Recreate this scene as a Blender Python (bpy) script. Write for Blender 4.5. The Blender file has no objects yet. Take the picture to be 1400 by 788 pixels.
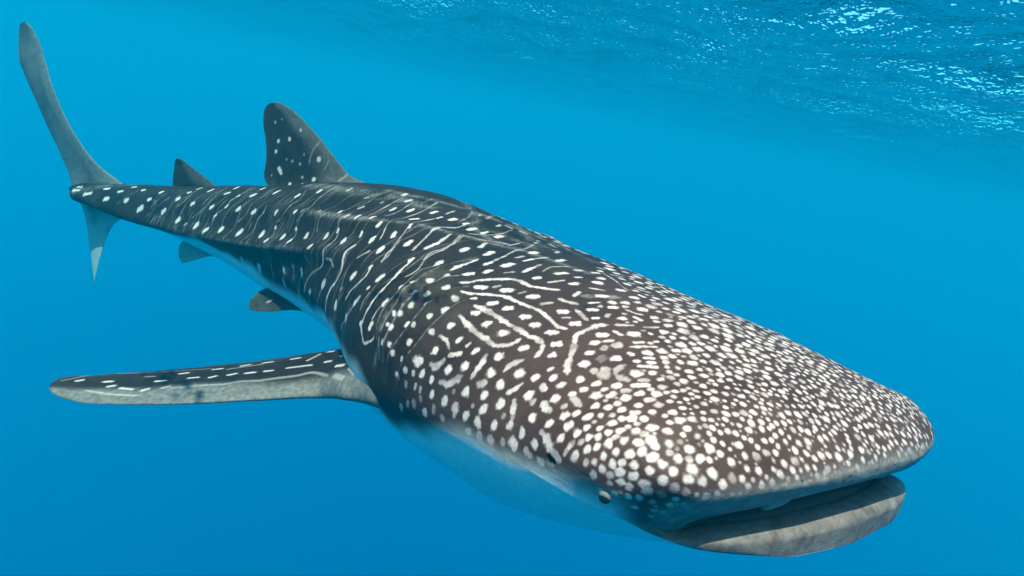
import bpy, math, random
import numpy as np
from mathutils import Matrix, Vector
from mathutils.bvhtree import BVHTree

R = math.radians
rng = np.random.default_rng(7)
random.seed(7)
scene = bpy.context.scene
col = scene.collection

# ------------------------------------------------------------------ camera
FPX, CX, CY = 900.0, 700.0, 394.0            # focal length and centre, pixels of the 1400 wide photo
PITCH, ROLL = R(15.0), R(12.0)               # looking a little down, camera rolled
CAM_DEPTH = 1.75                             # metres below the surface
UPC = np.array([math.sin(ROLL)*math.cos(PITCH), -math.cos(ROLL)*math.cos(PITCH), -math.sin(PITCH)])
FWC = np.array([0, 0, 1.0]) - UPC*UPC[2]; FWC /= np.linalg.norm(FWC)
RTC = np.cross(FWC, UPC); RTC = RTC if RTC[0] > 0 else -RTC
WB = np.stack([RTC, FWC, UPC])               # rows: world axes in camera coordinates (x right, y down, z ahead)
CAM = np.array([0.0, 0.0, -CAM_DEPTH])
def dirw(c): return np.asarray(c) @ WB.T
def to_world(c): return dirw(c) + CAM

cam = bpy.data.cameras.new('camera')
cam_o = bpy.data.objects.new('camera', cam); col.objects.link(cam_o)
cam.sensor_width = 36.0; cam.lens = FPX/1400*36.0
cam.clip_start = 0.05; cam.clip_end = 2000
m = Matrix.Identity(4)
for i, v in enumerate((dirw([1, 0, 0]), dirw([0, -1, 0]), dirw([0, 0, -1]))):
    for r_ in range(3): m[r_][i] = v[r_]
for r_ in range(3): m[r_][3] = CAM[r_]
cam_o.matrix_world = m
scene.camera = cam_o

# ------------------------------------------------------------------ sky, sun, exposure
SUN = np.array([-0.11, -0.28, 0.955]); SUN /= np.linalg.norm(SUN)   # towards the sun
elev = math.asin(SUN[2]); azim = math.atan2(SUN[0], SUN[1])
world = bpy.data.worlds.new('World'); scene.world = world
world.use_nodes = True
nt = world.node_tree; nt.nodes.clear()
out = nt.nodes.new('ShaderNodeOutputWorld')
sky = nt.nodes.new('ShaderNodeTexSky'); sky.sky_type = 'NISHITA'; sky.sun_disc = False
sky.sun_elevation = elev; sky.sun_rotation = azim
bg_sky = nt.nodes.new('ShaderNodeBackground'); bg_sky.inputs[1].default_value = 0.14
nt.links.new(sky.outputs[0], bg_sky.inputs[0])
# below the horizon the open ocean goes on: blue, darker with depth
tc = nt.nodes.new('ShaderNodeTexCoord'); sx = nt.nodes.new('ShaderNodeSeparateXYZ')
nt.links.new(tc.outputs['Generated'], sx.inputs[0])
ramp = nt.nodes.new('ShaderNodeValToRGB')
mr = nt.nodes.new('ShaderNodeMapRange'); mr.inputs[1].default_value = -1; mr.inputs[2].default_value = 0.05
nt.links.new(sx.outputs['Z'], mr.inputs[0]); nt.links.new(mr.outputs[0], ramp.inputs[0])
WATER_HI = (0.000, 0.52, 0.92); WATER_LO = (0.000, 0.03, 0.14)
ramp.color_ramp.elements[0].color = (*WATER_LO, 1); ramp.color_ramp.elements[0].position = 0.0
for p_, c_ in ((.60, (0, .055, .19)), (.80, (0, .20, .50))):
    e_ = ramp.color_ramp.elements.new(p_); e_.color = (*c_, 1)
ramp.color_ramp.elements[-1].color = (*WATER_HI, 1); ramp.color_ramp.elements[-1].position = 1.0
bg_w = nt.nodes.new('ShaderNodeBackground'); bg_w.inputs[1].default_value = 0.85
nt.links.new(ramp.outputs[0], bg_w.inputs[0])
st = nt.nodes.new('ShaderNodeMapRange'); st.inputs[1].default_value = 0.03; st.inputs[2].default_value = 0.06
nt.links.new(sx.outputs['Z'], st.inputs[0])
mx = nt.nodes.new('ShaderNodeMixShader')
nt.links.new(st.outputs[0], mx.inputs[0]); nt.links.new(bg_w.outputs[0], mx.inputs[1]); nt.links.new(bg_sky.outputs[0], mx.inputs[2])
nt.links.new(mx.outputs[0], out.inputs[0])

sun = bpy.data.lights.new('sun', 'SUN'); sun.energy = 5.0; sun.angle = R(0.53); sun.color = (1.0, 0.68, 0.53)
sun_o = bpy.data.objects.new('sun', sun); col.objects.link(sun_o)
sun_o.rotation_euler = Vector(SUN).to_track_quat('Z', 'Y').to_euler()
sun_o.location = (0, 0, 30)

scene.view_settings.view_transform = 'Standard'; scene.view_settings.look = 'None'
scene.view_settings.exposure = 1.33; scene.view_settings.gamma = 1.0
scene.view_settings.use_curve_mapping = False
scene.render.engine = 'CYCLES'
scene.cycles.max_bounces = 8; scene.cycles.diffuse_bounces = 3; scene.cycles.glossy_bounces = 3
scene.cycles.transparent_max_bounces = 8; scene.cycles.volume_bounces = 2
scene.cycles.use_denoising = True
scene.cycles.caustics_reflective = False; scene.cycles.caustics_refractive = False
scene.cycles.sample_clamp_indirect = 4.0

# ------------------------------------------------------------------ small helpers
def pchip(xk, yk, x):
    xk = np.asarray(xk, float); yk = np.asarray(yk, float); x = np.asarray(x, float)
    h = np.diff(xk); sh = (-1,)+(1,)*(yk.ndim-1)
    d = np.diff(yk, axis=0)/h.reshape(sh)
    mm = np.zeros_like(yk); mm[0] = d[0]; mm[-1] = d[-1]
    for i in range(1, len(xk)-1):
        w1 = 2*h[i]+h[i-1]; w2 = h[i]+2*h[i-1]
        ok = d[i-1]*d[i] > 0
        den = np.where(ok, w1/np.where(ok, d[i-1], 1)+w2/np.where(ok, d[i], 1), 1)
        mm[i] = np.where(ok, (w1+w2)/den, 0)
    i = np.clip(np.searchsorted(xk, x, side='right')-1, 0, len(xk)-2)
    t = ((x-xk[i])/h[i]).reshape((-1,)+(1,)*(yk.ndim-1)); hh = h[i].reshape(t.shape)
    return (2*t**3-3*t**2+1)*yk[i]+(t**3-2*t**2+t)*hh*mm[i]+(-2*t**3+3*t**2)*yk[i+1]+(t**3-t**2)*hh*mm[i+1]
def smooth(a, b, x):
    t = np.clip((np.asarray(x, float)-a)/(b-a), 0, 1); return t*t*(3-2*t)
def resample(p, n):
    p = np.asarray(p, float); d = np.r_[0, np.cumsum(np.linalg.norm(np.diff(p, axis=0), axis=1))]
    # Catmull-like smooth resample by pchip on arc length
    return pchip(d, p, np.linspace(0, d[-1], n))
def make_mesh(name, V, faces, mat=None, parent=None, smooth_shade=True, cols=None):
    V = np.asarray(V, np.float32); me = bpy.data.meshes.new(name)
    me.vertices.add(len(V)); me.vertices.foreach_set('co', V.ravel())
    F4 = np.asarray(faces, np.int32); k = F4.shape[1]
    me.loops.add(F4.size); me.loops.foreach_set('vertex_index', F4.ravel())
    me.polygons.add(len(F4)); me.polygons.foreach_set('loop_start', np.arange(0, F4.size, k, dtype=np.int32))
    me.polygons.foreach_set('use_smooth', np.full(len(F4), smooth_shade))
    me.update(calc_edges=True); me.validate()
    if cols is not None:
        for nm, c in cols.items():
            a = me.color_attributes.new(nm, 'FLOAT_COLOR', 'POINT')
            a.data.foreach_set('color', np.asarray(c, np.float32).ravel())
    o = bpy.data.objects.new(name, me); col.objects.link(o)
    if mat: me.materials.append(mat)
    if parent: o.parent = parent
    return o
def grid_faces(nr, nc, wrap, off=0):
    r = np.arange(nr-1)[:, None]; c = np.arange(nc if wrap else nc-1)[None]
    c2 = (c+1) % nc
    return (np.stack([r*nc+c, r*nc+c2, (r+1)*nc+c2, (r+1)*nc+c], -1).reshape(-1, 4)+off)
def vnoise(P, freq, seed, octaves=3):
    """cheap smooth value noise from rotated sines"""
    g = np.random.default_rng(seed); out_ = np.zeros(len(P)); a = 1.0; tot = 0
    for o_ in range(octaves):
        for _ in range(4):
            k = g.normal(size=3); k *= freq*(2**o_)*g.uniform(.7, 1.4)/np.linalg.norm(k)
            out_ += a*np.sin(P@k+g.uniform(0, 6.28)); tot += a*a/2
        a *= .55
    return out_/math.sqrt(tot)

# ------------------------------------------------------------------ the water
def water_surface():
    # stretched grid: fine near the camera, coarse far away
    def axis(n, near, far):
        t = np.linspace(-1, 1, n); return np.sign(t)*(near*abs(t)+ (far-near)*abs(t)**4.5)
    X = axis(560, 14, 420); Y = axis(620, 16, 420)
    gx, gy = np.meshgrid(X, Y, indexing='ij')
    z = np.zeros_like(gx); g = np.random.default_rng(3)
    main = 0.9
    for k in range(46):
        lam = 0.45*(9.0/0.45)**(k/45.0)
        th = main+g.normal()*0.55; ph = g.uniform(0, 6.28)
        amp = 0.0088*lam**0.95
        d = np.sqrt(gx**2+gy**2); fade = np.exp(-(d*0.030/lam)**2)
        z += amp*fade*np.sin(2*math.pi/lam*(gx*math.cos(th)+gy*math.sin(th))+ph)
    V = np.stack([gx, gy, z], -1).reshape(-1, 3)
    mat = bpy.data.materials.new('water_surface'); mat.use_nodes = True
    n = mat.node_tree; n.nodes.clear(); L = n.links.new
    o = n.nodes.new('ShaderNodeOutputMaterial')
    geo = n.nodes.new('ShaderNodeNewGeometry')
    mp = n.nodes.new('ShaderNodeMapping'); mp.inputs['Rotation'].default_value = (0, 0, 0.9); mp.inputs['Scale'].default_value = (1.0, 0.55, 1.0)
    L(geo.outputs['Position'], mp.inputs[0])
    n1 = n.nodes.new('ShaderNodeTexNoise'); n1.inputs['Scale'].default_value = 8.5; n1.inputs['Detail'].default_value = 2; n1.inputs['Roughness'].default_value = 0.6
    n2 = n.nodes.new('ShaderNodeTexNoise'); n2.inputs['Scale'].default_value = 1.3; n2.inputs['Detail'].default_value = 3
    L(mp.outputs[0], n1.inputs[0]); L(mp.outputs[0], n2.inputs[0])
    b2 = n.nodes.new('ShaderNodeBump'); b2.inputs['Distance'].default_value = 0.12; b2.inputs['Strength'].default_value = 0.8
    b1 = n.nodes.new('ShaderNodeBump'); b1.inputs['Distance'].default_value = 0.15; b1.inputs['Strength'].default_value = 0.9
    dst = n.nodes.new('ShaderNodeVectorMath'); dst.operation = 'DISTANCE'; dst.inputs[1].default_value = (-1.5, 2.5, 0); L(geo.outputs['Position'], dst.inputs[0])
    calm = n.nodes.new('ShaderNodeMapRange'); calm.inputs[1].default_value = 4.5; calm.inputs[2].default_value = 8.0; calm.inputs[3].default_value = .28; calm.inputs[4].default_value = .95
    L(dst.outputs['Value'], calm.inputs[0]); L(calm.outputs[0], b1.inputs['Strength']); L(calm.outputs[0], b2.inputs['Strength'])
    L(n2.outputs[0], b2.inputs['Height']); L(n1.outputs[0], b1.inputs['Height']); L(b2.outputs[0], b1.inputs['Normal'])
    fr = n.nodes.new('ShaderNodeFresnel'); fr.inputs[0].default_value = 1.333; L(b1.outputs[0], fr.inputs['Normal'])
    tr = n.nodes.new('ShaderNodeBsdfTransparent')
    gl = n.nodes.new('ShaderNodeBsdfGlossy'); gl.inputs['Roughness'].default_value = 0.03; L(b1.outputs[0], gl.inputs['Normal'])
    ms = n.nodes.new('ShaderNodeMixShader'); L(fr.outputs[0], ms.inputs[0]); L(tr.outputs[0], ms.inputs[1]); L(gl.outputs[0], ms.inputs[2])
    L(ms.outputs[0], o.inputs[0])
    ob = make_mesh('water_surface', V, grid_faces(len(X), len(Y), False), mat)
    me = ob.data
    if me.polygons[0].normal.z < 0: me.flip_normals()
    ob['kind'] = 'structure'
    return ob
water_surface()

# ------------------------------------------------------------------ the shark: pose and body sections
# local frame: x back from the snout, y towards the right (near) flank, z up
POS = np.array([1.026, 0.553, 1.878]); YAW, PIT, ROLS = R(54.783), R(7.713), R(0.704)
LAT2, LAT3, VER2, VER3 = 0.625, 1.157, 0.184, -0.010
LB = 6.1
K = np.array([0, .015, .05, .10, .18, .27, .36, .46, .56, .66, .76, .86, .94, 1.0])
KW = np.array([.523, .659, .782, .800, .84, .828, .699, .558, .47, .413, .338, .259, .195, .120])
KT = np.array([.054, .11, .256, .412, .472, .525, .571, .567, .512, .418, .317, .217, .150, .085])
KB = np.array([.105, .213, .299, .371, .53, .550, .445, .410, .374, .31, .231, .168, .116, .075])
XS = np.array([0, .05, .12, .25, .5, 1.]); XT = np.array([1.9, 1.95, 2.05, 2.15, 2.1, 2.1]); XB = np.array([1.75, 1.75, 1.75, 1.85, 2.0, 2.0])
hh = math.cos(YAW)*RTC-math.sin(YAW)*FWC
hh = hh*math.cos(PIT)+UPC*math.sin(PIT)
la = np.cross(hh, UPC); la /= np.linalg.norm(la); la = -la if la[2] > 0 else la
us = np.cross(hh, la); us /= np.linalg.norm(us); us = -us if us@UPC < 0 else us
la, us = la*math.cos(ROLS)-us*math.sin(ROLS), us*math.cos(ROLS)+la*math.sin(ROLS)
BASIS = np.stack([-hh, la, us])              # rows: local axes in camera coordinates
def loc2cam(p): return np.asarray(p)@BASIS+POS
def cam2loc(c): return (np.asarray(c)-POS)@BASIS.T
CAML = cam2loc(np.zeros(3))                  # the camera in the shark's own frame
def pix_ray(px, py):
    d = np.array([(px-CX)/FPX, (py-CY)/FPX, 1.0]); return d@BASIS.T    # per metre of depth
def pix_at(px, py, depth): return CAML+pix_ray(px, py)*depth
def depth_of(p): return loc2cam(p)[..., 2]

NV = 840
_f = np.linspace(0, 1, NV, endpoint=False)
# more columns over back and flanks than under the belly
_tt = np.linspace(0, 2*math.pi, 4001)
_w = 0.45+1.0*smooth(-.75, -.15, np.sin(_tt))
_cw = np.r_[0, np.cumsum((_w[1:]+_w[:-1])/2)]; _cw /= _cw[-1]
TH = np.interp(_f, _cw, _tt)
# mirror-symmetric columns: index of the column with y -> -y
CT, ST = np.cos(TH), np.sin(TH)
def sect(s):
    s = np.atleast_1d(s)
    w, t, b = pchip(K, KW, s), pchip(K, KT, s), pchip(K, KB, s)
    e = np.where(ST[None] > 0, (2/pchip(XS, XT, s))[:, None], (2/pchip(XS, XB, s))[:, None])
    y = np.sign(CT)*abs(CT)**e; z = np.sign(ST)*abs(ST)**e
    Z = np.where(z > 0, t[:, None]*z, b[:, None]*z)
    Y = w[:, None]*y
    yo = LAT2*s**2+LAT3*s**3; zo = VER2*s**2+VER3*s**3-.10*smooth(.02, .12, s)*(1-smooth(.28, .45, s))
    return np.stack([np.broadcast_to((s*LB)[:, None], Y.shape), Y+yo[:, None], Z+zo[:, None]], -1)

# mouth rings: from the corner of the mouth (0) to the middle of the upper / lower lip (1)
PHK = np.array([0, .12, .25, .45, .7, 1.0])
PHI = np.clip(np.arcsin(np.clip(abs(ST), 0, 1))/(math.pi/2), 0, 1)
def ring(U, Lw):
    a = pchip(PHK, np.array(U, float), PHI); b = pchip(PHK, np.array(Lw, float), PHI)
    q = np.where((ST >= 0)[:, None], a, b); q[:, 1] *= np.sign(CT)
    return q
def cave(x, w, zu, zl, xc, zc):
    f = np.cos(PHK*math.pi/2)
    return ring([(x+(xc-x)*g**3, w*g**.7, zu+(zc-zu)*g**3) for g in f], [(x+(xc-x)*g**3, w*g**.7, zl+(zc-zl)*g**4) for g in f])
rings = [
    (0.00, cave(.95, .10, -.05, -.09, .98, -.07)),
    (0.25, cave(.62, .40, .00, -.17, .66, -.10)),
    (0.45, cave(.27, .46, .002, -.150, .34, -.140)),
    (0.56, ring([(.235, .495, -.150), (.225, .48, -.125), (.20, .43, -.09), (.145, .325, -.055), (.11, .18, -.03), (.10, 0, -.022)],
                [(.235, .495, -.150), (.24, .48, -.155), (.235, .43, -.146), (.20, .32, -.128), (.17, .18, -.118), (.165, 0, -.116)])),
    (0.61, ring([(.22, .51, -.150), (.21, .50, -.132), (.18, .45, -.105), (.115, .34, -.067), (.07, .19, -.036), (.058, 0, -.027)],
                [(.22, .51, -.150), (.222, .505, -.158), (.21, .455, -.152), (.165, .345, -.138), (.13, .195, -.128), (.12, 0, -.125)])),
    (0.66, ring([(.212, .52, -.151), (.20, .51, -.13), (.165, .46, -.10), (.095, .35, -.06), (.045, .20, -.025), (.033, 0, -.018)],
                [(.212, .52, -.151), (.205, .515, -.152), (.185, .475, -.140), (.135, .365, -.118), (.098, .205, -.106), (.085, 0, -.103)])),
    (0.70, ring([(.208, .53, -.152), (.192, .525, -.125), (.150, .475, -.09), (.075, .36, -.045), (.025, .205, -.01), (.015, 0, -.002)],
                [(.208, .53, -.152), (.195, .53, -.152), (.165, .50, -.142), (.105, .385, -.122), (.060, .215, -.111), (.047, 0, -.108)])),
    (0.75, ring([(.212, .55, -.151), (.180, .565, -.105), (.130, .525, -.06), (.055, .39, -.018), (.010, .22, .012), (.0, 0, .018)],
                [(.212, .55, -.151), (.190, .555, -.156), (.150, .530, -.154), (.080, .405, -.147), (.028, .225, -.144), (.013, 0, -.143)])),
    (0.80, ring([(.225, .585, -.148), (.180, .615, -.08), (.120, .59, -.028), (.045, .43, .016), (.005, .24, .034), (-.002, 0, .040)],
                [(.225, .585, -.148), (.205, .580, -.164), (.160, .543, -.170), (.088, .415, -.179), (.030, .23, -.197), (.012, 0, -.200)])),
    (0.85, ring([(.245, .625, -.135), (.20, .665, -.060), (.130, .635, .000), (.055, .46, .042), (.018, .255, .062), (.010, 0, .068)],
                [(.245, .625, -.135), (.25, .602, -.164), (.213, .553, -.178), (.130, .42, -.190), (.070, .235, -.208), (.050, 0, -.215)])),
    (0.92, ring([(.290, .70, -.11), (.245, .735, -.03), (.18, .700, .042), (.11, .50, .095), (.080, .275, .116), (.074, 0, .122)],
                [(.290, .70, -.11), (.320, .66, -.135), (.300, .59, -.172), (.220, .43, -.208), (.160, .24, -.255), (.145, 0, -.260)])),
    (1.06, ring([(.400, .765, -.095), (.365, .785, .00), (.300, .740, .083), (.235, .55, .160), (.210, .30, .192), (.205, 0, .200)],
                [(.400, .765, -.095), (.430, .735, -.135), (.420, .660, -.182), (.360, .48, -.250), (.310, .26, -.310), (.300, 0, -.320)])),
]
ss_key = np.array([.105])
blend = sect(ss_key)
# section rings behind the mouth, the first still pulled forward in the middle
kp = [r[0] for r in rings]; kr = [r[1] for r in rings]
for s_, q in zip(ss_key, blend):
    kp.append(1.33); kr.append(q)
kp = np.array(kp); kr = np.array(kr)
k_end = kp[-1]
rows_k = np.r_[np.linspace(0, .45, 30, endpoint=False), np.linspace(.45, .92, 100, endpoint=False), np.linspace(.92, k_end, 170, endpoint=False)]
head = pchip(kp, kr, rows_k)
# smooth the junction towards section rings
s_rows = [0.105]
while s_rows[-1] < 1.0:
    s = s_rows[-1]; s_rows.append(s+ (0.0037+0.0040*smooth(.15, 1.0, s))/LB)
s_rows = np.array(s_rows); s_rows[-1] = 1.0
bodyrows = sect(s_rows)
# close the tail end with a short rounded tip
tip_c = bodyrows[-1].mean(0)
tips = []
for q in (0.25, .5, .7, .85, .95, .995):
    r_ = bodyrows[-1].copy(); f = (1-q)**.75
    r_ = tip_c+(r_-tip_c)*[1, f, f]; r_[:, 0] += .20*q; r_[:, 1] += .20*q*0.75
    tips.append(r_)
BASE = np.concatenate([head, bodyrows, np.array(tips)])
NR = len(BASE)
n_head = len(head)
SROW = np.r_[np.zeros(n_head), s_rows, np.ones(len(tips))]
SROW[:n_head] = np.clip(head[:, NV//4, 0], 0, None)/LB
i_lip = int(np.argmin(abs(rows_k-.70)))
print('grid', NR, NV, NR*NV)

def grid_normals(P):
    du = np.gradient(P, axis=0)
    dv = np.roll(P, -1, 1)-np.roll(P, 1, 1)
    n = np.cross(du, dv); n /= np.linalg.norm(n, axis=-1, keepdims=True)+1e-12
    return n
NRM = grid_normals(BASE)
ctr = BASE.mean(1, keepdims=True)
if np.mean(np.sum(NRM[n_head:]*(BASE-ctr)[n_head:], -1)) < 0: NRM = -NRM

# coarse copy to shoot the photo's pixels at
STEP = 5
cr = np.arange(i_lip-10, NR, STEP); cc = np.arange(0, NV, STEP)
CO = BASE[np.ix_(cr, cc)].reshape(-1, 3)
cf = grid_faces(len(cr), len(cc), True)
bvh = BVHTree.FromPolygons([tuple(p) for p in CO], [tuple(int(x) for x in f) for f in cf])
def hit(px, py):
    d = Vector(pix_ray(px, py)).normalized()
    loc, nrm, idx, dist = bvh.ray_cast(Vector(CAML), d)
    if loc is None: return None
    q, c = divmod(idx, len(cc))
    r = cr[q]+STEP//2; c = c*STEP+STEP//2
    # snap to the nearest fine vertex
    r0, r1 = max(0, r-STEP-1), min(NR, r+STEP+2); ci = np.arange(c-STEP-1, c+STEP+2) % NV
    sub = BASE[r0:r1][:, ci]; dd = np.sum((sub-np.array(loc))**2, -1)
    a, b = np.unravel_index(np.argmin(dd), dd.shape)
    return np.array(loc), r0+a, ci[b]
THS0 = np.where(TH > math.pi, TH-2*math.pi, TH)
MIRR = np.array([int(np.argmin(abs(((math.pi-TH[i]) % (2*math.pi))-TH))) for i in range(NV)])
VIEW = np.sum(NRM*(CAML-BASE), -1) > 0       # faces the camera

def window(r, c, rad):
    """rows and columns whose vertices may lie within rad of grid point r, c"""
    rs = max(1e-4, np.linalg.norm(BASE[min(NR-1, r+1), c]-BASE[max(0, r-1), c])/2)
    cs = max(1e-4, np.linalg.norm(BASE[r, (c+1) % NV]-BASE[r, c-1])/2)
    nr_ = int(min(260, math.ceil(1.35*rad/rs)+2)); nc_ = int(min(NV//3, math.ceil(1.35*rad/cs)+2))
    return slice(max(0, r-nr_), min(NR, r+nr_+1)), np.arange(c-nc_, c+nc_+1) % NV

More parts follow.
